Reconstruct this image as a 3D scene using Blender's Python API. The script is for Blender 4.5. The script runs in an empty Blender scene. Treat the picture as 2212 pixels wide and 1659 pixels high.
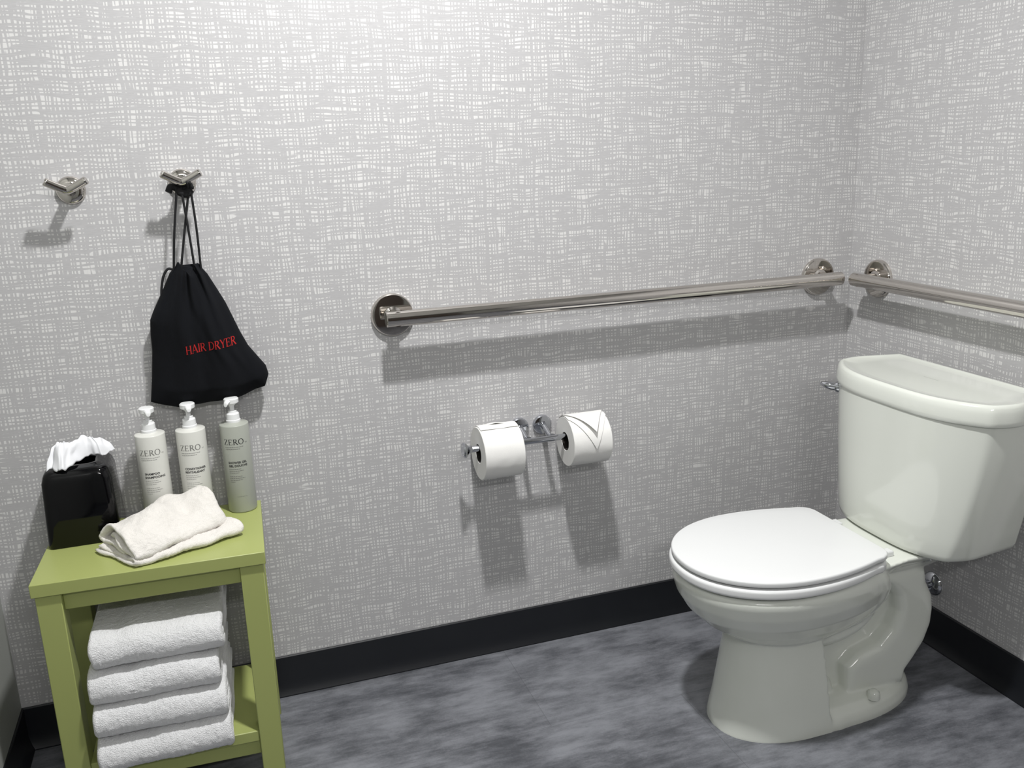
import bpy, bmesh, math, random
from mathutils import Vector, Matrix, noise
random.seed(4)
S = bpy.context.scene
COL = S.collection

# ---------------------------------------------------------------- camera
YAW, PIT, ROL, FPX = 0.3223, 0.2534, 0.0340, 1961.2
fwd = Vector((math.sin(YAW)*math.cos(PIT), math.cos(YAW)*math.cos(PIT), -math.sin(PIT)))
rgt = Vector((math.cos(YAW), -math.sin(YAW), 0)); dwn = fwd.cross(rgt)
cr, sr = math.cos(ROL), math.sin(ROL)
rgt, dwn = cr*rgt + sr*dwn, -sr*rgt + cr*dwn
cam = bpy.data.objects.new('camera', bpy.data.cameras.new('camera'))
cam.matrix_world = Matrix(((rgt.x, -dwn.x, -fwd.x, -1.5323), (rgt.y, -dwn.y, -fwd.y, -1.8798), (rgt.z, -dwn.z, -fwd.z, 1.1684), (0, 0, 0, 1)))
cam.data.sensor_width = 36; cam.data.lens = 36*FPX/2212; cam.data.clip_start = 0.02
COL.objects.link(cam); S.camera = cam

# ---------------------------------------------------------------- view, world, lights
S.view_settings.view_transform = 'Standard'; S.view_settings.look = 'None'
S.view_settings.gamma = 1; S.view_settings.use_curve_mapping = False
S.view_settings.exposure = 0.0
w = bpy.data.worlds.new('world'); S.world = w; w.use_nodes = True
w.node_tree.nodes['Background'].inputs[0].default_value = (0.9, 0.95, 1, 1)
w.node_tree.nodes['Background'].inputs[1].default_value = 0.05
CEIL = 2.33
LX, LY = -1.13, -0.80
def area(name, loc, size, power, col, shape='DISK', sy=None, rot=(0, 0, 0)):
    l = bpy.data.lights.new(name, 'AREA'); l.shape = shape; l.size = size
    if sy: l.size_y = sy
    l.energy = power; l.color = col
    o = bpy.data.objects.new(name, l); o.location = loc; o.rotation_euler = rot; COL.objects.link(o); return o
area('downlight_lamp', (LX, LY, CEIL-0.012), 0.10, 30, (1.0, 0.998, 0.99)).data.spread = math.radians(155)
area('fill_lamp', (-1.35, -2.86, 2.02), 0.9, 15, (1.0, 0.99, 0.985), 'RECTANGLE', 0.10, (math.radians(70), 0, 0))  # added soft fill from behind the camera, not a known fixture

# ---------------------------------------------------------------- material helpers
def s2l(c):
    return tuple(((v/255)/12.92 if v/255 <= 0.04045 else (((v/255)+0.055)/1.055)**2.4) for v in c)
def mat(name, rgb=(128, 128, 128), rough=0.5, metal=0.0, **kw):
    m = bpy.data.materials.new(name); m.use_nodes = True
    b = m.node_tree.nodes['Principled BSDF']
    b.inputs['Base Color'].default_value = (*s2l(rgb), 1)
    b.inputs['Roughness'].default_value = rough; b.inputs['Metallic'].default_value = metal
    for k, v in kw.items(): b.inputs[k].default_value = v
    return m
class NT:
    def __init__(s, m): s.t = m.node_tree; s.b = s.t.nodes['Principled BSDF']
    def n(s, typ, **kw):
        x = s.t.nodes.new(typ)
        for k, v in kw.items(): setattr(x, k, v)
        return x
    def l(s, a, b): s.t.links.new(a, b)
    def coord(s): return s.n('ShaderNodeNewGeometry').outputs['Position']
    def mapping(s, src, sc, loc=(0, 0, 0)):
        m = s.n('ShaderNodeMapping'); m.inputs['Scale'].default_value = sc; m.inputs['Location'].default_value = loc
        s.l(src, m.inputs[0]); return m.outputs[0]
    def noise(s, src, scale, detail=0, rough=0.5, dist=0):
        n = s.n('ShaderNodeTexNoise'); n.inputs['Scale'].default_value = scale
        n.inputs['Detail'].default_value = detail; n.inputs['Roughness'].default_value = rough; n.inputs['Distortion'].default_value = dist
        s.l(src, n.inputs['Vector']); return n.outputs['Fac']
    def rng(s, v, a, b, c=0, d=1):
        n = s.n('ShaderNodeMapRange'); n.interpolation_type = 'SMOOTHSTEP'
        for i, q in zip((1, 2, 3, 4), (a, b, c, d)): n.inputs[i].default_value = q
        s.l(v, n.inputs[0]); return n.outputs[0]
    def mth(s, op, a, b):
        n = s.n('ShaderNodeMath', operation=op)
        for i, v in enumerate((a, b)):
            if isinstance(v, (int, float)): n.inputs[i].default_value = v
            else: s.l(v, n.inputs[i])
        return n.outputs[0]
    def mix(s, f, a, b):
        n = s.n('ShaderNodeMix', data_type='RGBA')
        s.l(f, n.inputs[0]) if not isinstance(f, float) else setattr(n.inputs[0], 'default_value', f)
        for i, v in ((6, a), (7, b)):
            if isinstance(v, tuple): n.inputs[i].default_value = (*v, 1)
            else: s.l(v, n.inputs[i])
        return n.outputs[2]
    def bump(s, h, strength, dist):
        n = s.n('ShaderNodeBump'); n.inputs['Strength'].default_value = strength; n.inputs['Distance'].default_value = dist
        s.l(h, n.inputs['Height']); s.l(n.outputs[0], s.b.inputs['Normal'])

def wallpaper(name, ax):
    """woven grey wallpaper: white cells left free between irregular threads. ax = horizontal axis"""
    m = mat(name, (190, 190, 188), 0.5); t = NT(m); P = t.coord()
    a, z = 1.0, 1.0
    def sc(h, v): return (h, h, v)
    # wobble of the threads
    wob = t.mth('MULTIPLY', t.mth('SUBTRACT', t.noise(t.mapping(P, sc(12, 30)), 1, 1), 0.5), 0.016)
    wob2 = t.mth('MULTIPLY', t.mth('SUBTRACT', t.noise(t.mapping(P, sc(34, 9), (3, 1, 5)), 1, 1), 0.5), 0.013)
    sp = t.n('ShaderNodeSeparateXYZ'); t.l(P, sp.inputs[0])
    hx = sp.outputs[ax]; hz = sp.outputs[2]
    def threads(co, wobble, period, jscale, jamp, bmap, boff, bias, gain):
        """regular threads of the given pitch, wobbling, jittered, of uneven thickness"""
        c = t.n('ShaderNodeCombineXYZ'); t.l(co, c.inputs[0])
        jit = t.mth('MULTIPLY', t.mth('SUBTRACT', t.noise(t.mapping(c.outputs[0], (jscale, 1, 1), boff), 1, 0), 0.5), jamp)
        ph = t.mth('MULTIPLY', t.mth('ADD', t.mth('ADD', co, wobble), jit), 2*math.pi/period)
        w_ = t.mth('SINE', ph, 0.0)
        B = t.noise(t.mapping(P, bmap, boff), 1, 1)
        w_ = t.mth('ADD', w_, t.mth('MULTIPLY', t.mth('SUBTRACT', B, 0.5), gain))
        return t.rng(w_, bias-0.22, bias+0.28)
    h = threads(hz, wob, 0.0082, 70, 0.012, (20, 20, 85), (1, 5, 2), 0.28, 5.6)
    v = threads(hx, wob2, 0.0074, 80, 0.011, (95, 95, 22), (4, 1, 2), 0.08, 5.4)
    cell = t.mth('MULTIPLY', h, v)
    fine = t.noise(t.mapping(P, (60, 60, 900)), 1, 1)
    base = t.mix(t.rng(fine, 0.35, 0.65), s2l((180, 179, 180)), s2l((186, 185, 186)))
    t.l(t.mix(cell, base, s2l((217, 216, 215))), t.b.inputs['Base Color'])
    t.l(t.rng(cell, 0, 1, 0.50, 0.6), t.b.inputs['Roughness'])
    t.bump(cell, 0.15, 0.0004)
    return m
M_WALLX = wallpaper('woven_wallpaper_back', 0)
M_WALLY = wallpaper('woven_wallpaper_right', 1)
M_PAINT = mat('painted_wall', (168, 170, 166), 0.6)
M_CEIL = mat('ceiling_paint', (225, 225, 222), 0.8)
M_BASE = mat('black_rubber_base', (20, 22, 27), 0.38)

def floor_mat():
    m = mat('grey_vinyl_floor', (100, 102, 106), 0.42); t = NT(m); P = t.coord()
    A = t.noise(t.mapping(P, (4.5, 7, 1)), 1, 8, 0.62, 0.0)
    B = t.noise(t.mapping(P, (9, 34, 1), (3, 2, 1)), 1, 7, 0.72, 0.0)
    C = t.noise(t.mapping(P, (260, 260, 1)), 1, 2)
    sp = t.n('ShaderNodeSeparateXYZ'); t.l(P, sp.inputs[0])
    # tiles: joints run in x (rows of 0.46) and staggered in y
    row = t.mth('FLOOR', t.mth('DIVIDE', t.mth('ADD', sp.outputs[1], 0.33), 0.457), 0.0)
    xo = t.mth('ADD', sp.outputs[0], t.mth('ADD', t.mth('MULTIPLY', row, 0.305), 0.954))
    tile = t.mth('FLOOR', t.mth('DIVIDE', xo, 0.914), 0.0)
    wn = t.n('ShaderNodeTexWhiteNoise', noise_dimensions='2D'); cc = t.n('ShaderNodeCombineXYZ')
    t.l(row, cc.inputs[0]); t.l(tile, cc.inputs[1]); t.l(cc.outputs[0], wn.inputs['Vector'])
    f = t.mth('ADD', t.mth('MULTIPLY', A, 0.55), t.mth('MULTIPLY', B, 0.45))
    f = t.mth('ADD', f, t.mth('MULTIPLY', t.mth('SUBTRACT', wn.outputs[0], 0.5), 0.05))
    f = t.mth('ADD', f, t.mth('MULTIPLY', t.mth('SUBTRACT', C, 0.5), 0.06))
    g = t.rng(f, 0.36, 0.64)
    col = t.mix(g, s2l((72, 74, 79)), s2l((130, 132, 138)))
    # joints
    jx = t.mth('PINGPONG', xo, 0.457)   # 0 and 0.914 multiples
    fr = t.mth('FRACT', t.mth('DIVIDE', xo, 0.914), 0.0)
    j1 = t.mth('LESS_THAN', fr, 0.0016)
    fy = t.mth('FRACT', t.mth('DIVIDE', t.mth('ADD', sp.outputs[1], 0.33), 0.457), 0.0)
    j2 = t.mth('LESS_THAN', fy, 0.0025)
    j = t.mth('MULTIPLY', t.mth('MAXIMUM', j1, j2), 0.35)
    t.l(t.mix(j, col, s2l((50, 51, 55))), t.b.inputs['Base Color'])
    t.l(t.rng(A, 0.3, 0.7, 0.36, 0.5), t.b.inputs['Roughness'])
    t.bump(C, 0.12, 0.0005)
    return m
M_FLOOR = floor_mat()
M_CHROME = mat('polished_nickel', (205, 200, 194), 0.07, 1.0)
M_CHROME2 = mat('polished_chrome', (195, 197, 202), 0.08, 1.0)
M_CHINA = mat('white_vitreous_china', (221, 224, 216), 0.12, 0.0, **{'Coat Weight': 0.4, 'Coat Roughness': 0.05})
M_SEAT = mat('white_plastic_seat', (224, 225, 225), 0.25)
M_GREEN = mat('green_painted_wood', (161, 169, 103), 0.36)
def wood_bump(m):
    t = NT(m); t.bump(t.noise(t.mapping(t.coord(), (8, 160, 160)), 1, 3), 0.06, 0.001)
wood_bump(M_GREEN)
M_DARK = mat('dark_cavity', (12, 12, 12), 0.9)
M_BLACK = mat('black_glazed_ceramic', (5, 5, 7), 0.07, **{'Specular IOR Level': 0.35})
M_TISSUE = mat('white_tissue', (236, 237, 240), 0.9, **{'Subsurface Weight': 0.15, 'Subsurface Radius': (0.01, 0.01, 0.01)})
M_PAPER = mat('white_toilet_paper', (232, 231, 228), 0.95)
def paper_bump(m):
    t = NT(m); t.bump(t.noise(t.coord(), 700, 2), 0.25, 0.0006)
paper_bump(M_PAPER)
M_CORE = mat('cardboard_core', (40, 36, 33), 0.9)
M_BOTTLE = mat('white_bottle_plastic', (214, 214, 208), 0.35)
M_BOTTLE3 = mat('grey_bottle_plastic', (168, 171, 162), 0.33)
M_PUMP = mat('white_pump_plastic', (234, 235, 235), 0.3)
M_INK = mat('black_ink', (45, 45, 47), 0.6)
M_INK2 = mat('grey_ink', (120, 120, 118), 0.6)
M_INK3 = mat('pale_grey_ink', (150, 150, 148), 0.6)
M_RED = mat('red_embroidery', (168, 22, 20), 0.6)
def fabric(name, rgb, s, st, d, sheen=0.2):
    m = mat(name, rgb, 0.95, 0, **{'Sheen Weight': sheen}); t = NT(m)
    a = t.noise(t.coord(), s, 3, 0.6); t.bump(a, st, d); return m
M_TERRY = fabric('white_terry', (240, 240, 241), 480, 1.0, 0.0035, 0.15)
M_WASH = fabric('cream_white_terry', (229, 225, 219), 650, 0.8, 0.002, 0.15)
M_BAG = fabric('black_cotton', (10, 12, 17), 900, 0.3, 0.0006, 0.0)
M_BAG.node_tree.nodes['Principled BSDF'].inputs['Specular IOR Level'].default_value = 0.25
M_CORD = mat('black_cord', (14, 14, 17), 0.8)
M_ADDED_DOOR = mat('added_door_brown', (76, 66, 60), 0.5)  # dark brown of the added door, for chrome reflections
M_LENS = mat('lamp_lens', (250, 250, 245), 0.4)

# ---------------------------------------------------------------- geometry helpers: every shape is (verts, faces) in world metres
class G:
    def __init__(s): s.v = []; s.f = []
    def add(s, v, f):
        o = len(s.v); s.v += [Vector(p) for p in v]; s.f += [tuple(i+o for i in q) for q in f]; return s
    def box(s, a, b, M=None):
        (x0, y0, z0), (x1, y1, z1) = a, b
        v = [Vector(p) for p in ((x0, y0, z0), (x1, y0, z0), (x1, y1, z0), (x0, y1, z0), (x0, y0, z1), (x1, y0, z1), (x1, y1, z1), (x0, y1, z1))]
        if M: v = [M @ p for p in v]
        return s.add(v, [(0, 3, 2, 1), (4, 5, 6, 7), (0, 1, 5, 4), (1, 2, 6, 5), (2, 3, 7, 6), (3, 0, 4, 7)])
    def rings(s, R, closed=True, caps=(True, True), wrap=False):
        n = len(R[0]); o = len(s.v)
        for r in R: s.v += [Vector(p) for p in r]
        m = len(R)
        for i in range(m if wrap else m-1):
            for j in range(n if closed else n-1):
                a, b = i*n+j, i*n+(j+1) % n; c, d = ((i+1) % m)*n+(j+1) % n, ((i+1) % m)*n+j
                s.f.append((o+a, o+b, o+c, o+d))
        if not wrap:
            if caps[0]: s.f.append(tuple(o+j for j in reversed(range(n))))
            if caps[1]: s.f.append(tuple(o+(m-1)*n+j for j in range(n)))
        return s
    def lathe(s, prof, org, ax=(0, 0, 1), n=48, caps=(True, True)):
        ax = Vector(ax).normalized(); u = ax.orthogonal().normalized(); w = ax.cross(u); org = Vector(org)
        return s.rings([[org + ax*h + (u*math.cos(2*math.pi*k/n) + w*math.sin(2*math.pi*k/n))*max(r, 1e-5) for k in range(n)] for r, h in prof], caps=caps)
    def tube(s, pts, r, n=16, caps=(True, True)):
        pts = [Vector(p) for p in pts]; rs = r if isinstance(r, (list, tuple)) else [r]*len(pts)
        R = []; u = None
        for i, p in enumerate(pts):
            t = (pts[min(i+1, len(pts)-1)] - pts[max(i-1, 0)]).normalized()
            if u is None: u = t.orthogonal().normalized()
            u = (u - t*u.dot(t)).normalized(); w = t.cross(u)
            R.append([p + (u*math.cos(2*math.pi*k/n) + w*math.sin(2*math.pi*k/n))*rs[i] for k in range(n)])
        return s.rings(R, caps=caps)
def spline(pts, n=10):
    pts = [Vector(p) for p in pts]; out = []
    P = [2*pts[0]-pts[1]] + pts + [2*pts[-1]-pts[-2]]
    for i in range(1, len(P)-2):
        for k in range(n):
            t = k/n; a, b, c, d = P[i-1:i+3]
            out.append(0.5*((2*b)+(c-a)*t+(2*a-5*b+4*c-d)*t*t+(3*b-a-3*c+d)*t**3))
    out.append(pts[-1]); return out
def meta(o, label=None, cat=None, group=None, kind=None):
    for k, v in (('label', label), ('category', cat), ('group', group), ('kind', kind)):
        if v: o[k] = v
    return o
def wloc(o):
    v = Vector((0, 0, 0))
    while o: v += o.location; o = o.parent
    return v
def thing(name, loc, label, cat, group=None):
    o = bpy.data.objects.new(name, None); o.location = loc; o.empty_display_size = 0.05; COL.objects.link(o)
    return meta(o, label, cat, group)
def obj(name, g, m, parent=None, org=None, bevel=0, seg=2, smooth=True, sub=0, angle=0.6):
    me = bpy.data.meshes.new(name)
    off = wloc(parent) if parent else Vector(org or (0, 0, 0))
    me.from_pydata([tuple(p-off) for p in g.v], [], g.f); me.materials.append(m)
    bm = bmesh.new(); bm.from_mesh(me); bmesh.ops.recalc_face_normals(bm, faces=bm.faces)
    for f in bm.faces: f.smooth = smooth
    if smooth:
        for e in bm.edges:
            if len(e.link_faces) == 2 and e.calc_face_angle(0) > angle: e.smooth = False
    bm.to_mesh(me); bm.free()
    o = bpy.data.objects.new(name, me); COL.objects.link(o)
    if parent: o.parent = parent
    else: o.location = off
    if bevel:
        b = o.modifiers.new('bevel', 'BEVEL'); b.width = bevel; b.segments = seg; b.limit_method = 'ANGLE'; b.harden_normals = False
    if sub:
        b = o.modifiers.new('sub', 'SUBSURF'); b.levels = sub; b.render_levels = sub
    return o
def fl(*p): return Vector(p)

# ---------------------------------------------------------------- the room
XL, YF = -1.985, -2.95
def struct(name, g, m, label=None, **k):
    o = obj(name, g, m, smooth=False, **k); o['kind'] = 'structure'
    if label: o['label'] = label
    return o
T = 0.08
struct('floor', G().box((XL-T, YF-T, -T), (T, T, 0)), M_FLOOR, 'mottled grey vinyl tile floor')
struct('ceiling', G().box((XL-T, YF-T, CEIL), (T, T, CEIL+T)), M_CEIL, 'white ceiling')
struct('wall_back', G().box((XL, 0, 0), (0, T, CEIL)), M_WALLX, 'back wall in grey woven-pattern wallpaper')
struct('wall_right', G().box((0, YF, 0), (T, T, CEIL)), M_WALLY, 'right wall in grey woven-pattern wallpaper')
struct('wall_left', G().box((XL-T, YF, 0), (XL, T, CEIL)), M_PAINT, 'plain grey left wall')
struct('wall_front', G().box((XL, YF-T, 0), (0, YF, CEIL)), M_PAINT)
def baseboard(name, p0, p1, nrm, label):
    prof = [(0, 0), (0.013, 0), (0.0135, 0.003), (0.009, 0.012), (0.0055, 0.022), (0.004, 0.032), (0.004, 0.0925), (0.002, 0.0948), (0, 0.0948)]
    p0, p1, nrm = Vector(p0), Vector(p1), Vector(nrm)
    g = G().rings([[p + nrm*a + Vector((0, 0, b)) for a, b in prof] for p in (p0, p1)])
    o = obj(name, g, M_BASE); o['kind'] = 'structure'; o['label'] = label
baseboard('baseboard_back', (XL, 0, 0), (0, 0, 0), (0, -1, 0), 'black rubber cove base along the back wall')
baseboard('baseboard_right', (0, 0, 0), (0, YF, 0), (-1, 0, 0), 'black rubber cove base along the right wall')
baseboard('baseboard_left', (XL, 0, 0), (XL, YF, 0), (1, 0, 0), 'black rubber cove base along the left wall')
d = struct('added_door', G().box((-1.15, YF, 0), (-0.25, YF+0.04, 1.90)), M_ADDED_DOOR, 'unseen brown door added for the chrome to reflect', bevel=0.004)  # out of view, added so the chrome has something dark to reflect
obj('added_door_handle', G().lathe([(0.026, 0), (0.026, 0.008), (0.01, 0.012), (0.01, 0.05)], (-0.32, YF+0.04, 1.0), (0, 1, 0)).tube([(-0.32, YF+0.088, 1.0), (-0.43, YF+0.088, 1.0)], 0.009), M_CHROME2, d)

# ceiling downlight housing and added fill light housing (out of frame; they carry the lamps above)
t_ = thing('ceiling_light', (LX, LY, CEIL), 'small round recessed downlight in the ceiling above the toilet paper holder', 'light')
obj('trim_ring', G().lathe([(0.062, 0), (0.082, -0.001), (0.084, -0.004), (0.07, -0.007), (0.058, -0.004), (0.058, 0)], (LX, LY, CEIL), n=48, caps=(False, False)), M_CEIL, t_)
t_ = thing('fill_light_housing', (-1.35, YF, 2.02), 'long added fill light high on the unseen front wall', 'light')  # invented housing around the added fill lamp
obj('back_plate', G().box((-1.85, YF, 1.95), (-0.85, YF+0.03, 2.09)), M_CHROME2, t_, bevel=0.004)

# ---------------------------------------------------------------- grab bars
ZB = 0.8375
def flange(R, th, org, ax):
    return G().lathe([(R, 0), (R, th*0.45), (R*0.985, th*0.75), (R*0.94, th), (R*0.86, th*1.05), (0.001, th*1.08)], org, ax, n=64)
def grab_bar(label, org, along, out, length, ends, yoff=0.056, r=0.0162):
    """org = first flange centre on the wall; along = direction of the bar; out = away from the wall"""
    along, out, org = Vector(along), Vector(out), Vector(org)
    t = thing('grab_bar', org, label, 'grab bar', 'polished grab bars on the two walls')
    a, b = org - along*ends[0] + out*yoff, org + along*(length+ends[1]) + out*yoff
    prof = [(r-0.0015, 0), (r, 0.0015), (r, (b-a).length-0.0015), (r-0.0015, (b-a).length)]
    obj('rail', G().lathe(prof, a, along, n=40), M_CHROME, t)
    for k in (0, length):
        c = org + along*k
        f = obj('wall_flange', flange(0.0455, 0.010, c, out), M_CHROME, t)
        obj('post', G().lathe([(0.019, 0.0), (0.019, 0.004), (0.0135, 0.006), (0.0135, yoff-0.02), (0.0148, yoff-0.012), (0.0148, yoff)], c + out*0.009, out, n=32), M_CHROME, t)
    return t
grab_bar('long polished grab bar on the back wall above the toilet paper holder', (-1.167, 0, ZB), (1, 0, 0), (0, -1, 0), 1.067, (0.024, 0.028))
grab_bar('polished grab bar on the right wall above the toilet tank', (0, -0.104, ZB), (0, -1, 0), (-1, 0, 0), 0.914, (0.022, 0.024))

# ---------------------------------------------------------------- robe hooks
def hook(x, z, label):
    t = thing('robe_hook', (x, 0, z), label, 'hook', 'robe hooks on the back wall')
    obj('wall_flange', G().lathe([(0.0255, 0), (0.0255, 0.003), (0.0235, 0.007), (0.019, 0.010), (0.014, 0.011), (0.0001, 0.0112)], (x, 0, z), (0, -1, 0), n=56), M_CHROME, t)
    obj('post', G().lathe([(0.0105, 0), (0.0095, 0.004), (0.0088, 0.012), (0.0088, 0.044)], (x, -0.009, z), (0, -1, 0.12), n=32), M_CHROME, t)
    c = Vector((x, -0.055, z+0.000))
    arm = lambda s, k: c + Vector((s*k*0.0345, -0.008*k, 0.0185*k))
    pts = [arm(-1, 1), arm(-1, 0.72), arm(-1, 0.45), arm(-1, 0.22)+Vector((0, 0, 0.0005)), c+Vector((0, 0, 0.002)), arm(1, 0.22)+Vector((0, 0, 0.0005)), arm(1, 0.45), arm(1, 0.72), arm(1, 1)]
    sp = spline(pts, 6)
    obj('hook_arm', G().tube(sp, [0.0066]+[0.0074]*(len(sp)-2)+[0.0066], n=24), M_CHROME, t)
    return t
hook(-1.7475, 1.121, 'empty polished V-armed robe hook, the left one on the back wall')
hook(-1.553, 1.127, 'polished V-armed robe hook that holds the black hair dryer bag')

# ---------------------------------------------------------------- toilet paper holder and rolls
RY, RZ = -0.074, 0.5400
t_ = thing('toilet_paper_holder', (-0.862, 0, 0.55), 'chrome double toilet paper holder on the back wall below the grab bar', 'toilet paper holder')
for fx in (-0.892, -0.836):
    f = obj('wall_flange', G().lathe([(0.0225, 0), (0.0225, 0.006), (0.0205, 0.009), (0.016, 0.010), (0.0001, 0.0102)], (fx, 0, 0.552), (0, -1, 0), n=48), M_CHROME2, t_)
    obj('post', G().tube([(fx, -0.008, 0.552), (fx, -0.025, 0.548), (fx, -0.05, 0.538), (fx, RY+0.003, RZ+0.003)], [0.0075, 0.0062, 0.006, 0.0062], n=24), M_CHROME2, t_)
obj('rod', G().lathe([(0.006, 0), (0.0068, 0.002), (0.0068, 0.314), (0.006, 0.316)], (-1.034, RY, RZ), (1, 0, 0), n=28), M_CHROME2, t_)
for sx, x in ((-1, -1.030),):
    obj('end_knob', G().lathe([(0.0075, -0.004), (0.0085, 0), (0.0085, 0.004), (0.0125, 0.007), (0.0165, 0.011), (0.0172, 0.014), (0.0150, 0.017), (0.0001, 0.0175)], (x, RY, RZ), (sx, 0, 0), n=36), M_CHROME2, t_)
def roll(x0, x1, R, label, kind):
    cz = RZ-0.0118; Wd = x1-x0
    t = thing('toilet_paper_roll', ((x0+x1)/2, RY, cz-R), label, 'toilet paper roll', 'toilet paper rolls on the double holder')
    N = 96; rin = 0.0205
    def pt(x, r, a, k=0):
        wv = 0.0007*noise.noise(Vector((x*60, math.cos(a)*3, math.sin(a)*3)))
        return Vector((x, RY+(r+wv)*math.sin(a), cz+(r+wv)*math.cos(a)))
    R_ = []
    nx = 14
    for x, r in [(x0+0.001, rin), (x0, rin+0.001), (x0, R-0.0012), (x0+0.0012, R)] + [(x0+Wd*i/nx, R) for i in range(1, nx)] + [(x1-0.0012, R), (x1, R-0.0012), (x1, rin+0.001), (x1-0.001, rin)]:
        R_.append([pt(x, r, 2*math.pi*k/N) for k in range(N)])
    obj('paper', G().rings(R_, wrap=True), M_PAPER, t)
    obj('core', G().rings([[Vector((x, RY+r*math.sin(2*math.pi*k/48), cz+r*math.cos(2*math.pi*k/48))) for k in range(48)] for x, r in ((x0+0.0008, 0.0206), (x1-0.0008, 0.0206), (x1-0.0008, 0.0192), (x0+0.0008, 0.0192))], wrap=True), M_CORE, t)
    # loose last sheet, folded to a point, laid over the roll; a = angle from the top towards the camera (-y)
    g = G(); th = 0.0007
    def sheet(a0, a1, shape, lift, seg=26, nw=14):
        """shape(q) gives (xa, xb) for q in 0..1 along the angle range"""
        rows = []
        for i in range(seg+1):
            q = i/seg; a = math.radians(a0+(a1-a0)*q); xa, xb = shape(q); row = []
            for j in range(nw+1):
                u = j/nw; x = xa+(xb-xa)*u; rr = R+0.0012+lift(q, u)
                row.append(Vector((x, RY-rr*math.sin(a), cz+rr*math.cos(a))))
            rows.append(row)
        top = rows; bot = [[p + Vector((0, (p.y-RY), (p.z-cz))).normalized()*-th for p in r] for r in rows]
        nn = nw+1; o = len(g.v)
        for r in top+bot: g.v += r
        m = seg+1
        for i in range(seg):
            for j in range(nw):
                g.f.append((o+i*nn+j, o+i*nn+j+1, o+(i+1)*nn+j+1, o+(i+1)*nn+j))
                k = o+m*nn
                g.f.append((k+i*nn+j, k+(i+1)*nn+j, k+(i+1)*nn+j+1, k+i*nn+j+1))
        for i in range(seg):
            for j in (0, nw):
                g.f.append((o+i*nn+j, o+(i+1)*nn+j, o+m*nn+(i+1)*nn+j, o+m*nn+i*nn+j))
        for i in (0, seg):
            for j in range(nw):
                g.f.append((o+i*nn+j, o+i*nn+j+1, o+m*nn+i*nn+j+1, o+m*nn+i*nn+j))
    xm = (x0+x1)/2; h = Wd/2
    if kind == 'right':
        pt_x = xm+0.006
        sheet(-40, 96, lambda q: ((x0, x1) if q < 0.42 else (x0+(pt_x-0.001-x0)*((q-0.42)/0.58)**0.9, x1+(pt_x+0.001-x1)*((q-0.42)/0.58)**0.9)), lambda q, u: 0.0006+0.001*q)
        sheet(-30, 62, lambda q: ((x0+0.001, x1-0.001) if q < 0.30 else (x0+0.001+(pt_x-0.003-x0)*((q-0.30)/0.70), x1-0.001+(pt_x-0.001-x1)*((q-0.30)/0.70))), lambda q, u: 0.0022+0.0125*q**2.2)
    else:
        sheet(-100, 18, lambda q: (x0+0.002, x1-0.002), lambda q, u: 0.0009+0.0005*math.sin(9*u))
        sheet(-80, -2, lambda q: (x0+0.004+0.020*q, x1-0.004-0.020*q), lambda q, u: 0.0014+0.0028*q*math.exp(-((u-0.42)/0.30)**2))
    obj('folded_sheet', g, M_PAPER, t)
    return t
roll(-1.0120, -0.9225, 0.0585, 'left of the two toilet paper rolls, with a plain wrapped front', 'left')
roll(-0.8080, -0.7160, 0.0565, 'right of the two toilet paper rolls, its end sheet folded to a point', 'right')

# ---------------------------------------------------------------- toilet
YC = -0.446
def tp(s, t, z): return Vector((-s, YC+t, z))      # s = distance from the right wall, t = across
toilet = thing('toilet', (-0.38, YC, 0), 'white two-piece toilet with its lid closed, standing against the right wall', 'toilet')
def egg(sf, sb, hw, bw, sm=None, fp=2.1):
    """plan outline: front at s=sf, nearly straight sides narrowing to a flat back of half width bw at s=sb"""
    sm = sm or (sb+(sf-sb)*0.50); out = []
    for k in range(37):
        a = math.radians(-90+180*k/36); c, s_ = math.cos(a), math.sin(a)
        out.append((sm+(sf-sm)*abs(c)**(2/fp), hw*math.copysign(abs(s_)**(2/fp), s_)))
    r = min(0.042, (sm-sb)*0.3); back = []
    for k in range(1, 13):
        q = k/12*(1-r/(sm-sb)); back.append((sm-(sm-sb)*q, hw-(hw-bw)*q*q))
    t1 = back[-1][1]
    for k in range(1, 5):
        a = math.radians(90*k/4); back.append((sb+r-r*math.sin(a), t1-r*0.8*(1-math.cos(a))))
    t2 = back[-1][1]
    back += [(sb, t2*q) for q in (0.8, 0.5, 0.2)]
    return out + back + [(p[0], -p[1]) for p in reversed(back)]
def scale_out(o, k, c=None):
    cs = c or (sum(p[0] for p in o)/len(o), 0)
    return [(cs[0]+(p[0]-cs[0])*k, cs[1]+(p[1]-cs[1])*k) for p in o]
def inset(o, d):
    n = len(o); out = []
    for i in range(n):
        a, b = Vector(o[i-1]), Vector(o[(i+1) % n]); t = (b-a).normalized(); out.append((o[i][0]-t.y*d, o[i][1]+t.x*d))
    return out
def slab(o, z0, z1, r, crown=0.0, n=5):
    """plan outline o swept from z0 to z1 with rounded edges r"""
    R = []
    for k in range(n+1):
        a = math.pi/2*k/n; R.append([tp(p[0], p[1], z0+r-r*math.cos(math.pi/2-a) if False else z0+r*(1-math.sin(a))) for p in inset(o, r*(1-math.cos(a)))])
    R = R[::-1]
    for k in range(n+1):
        a = math.pi/2*k/n; R.append([tp(p[0], p[1], z1-r+r*math.sin(a)) for p in inset(o, r*(1-math.cos(a)))])
    if crown:
        base = inset(o, r)
        for k in (0.85, 0.65, 0.4, 0.15): R.append([tp(p[0], p[1], z1+crown*(1-k*k)) for p in scale_out(base, k)])
    return R
SEATO = egg(0.724, 0.332, 0.169, 0.124, sm=0.52)
LIDO = egg(0.720, 0.330, 0.166, 0.124, sm=0.52)
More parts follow.
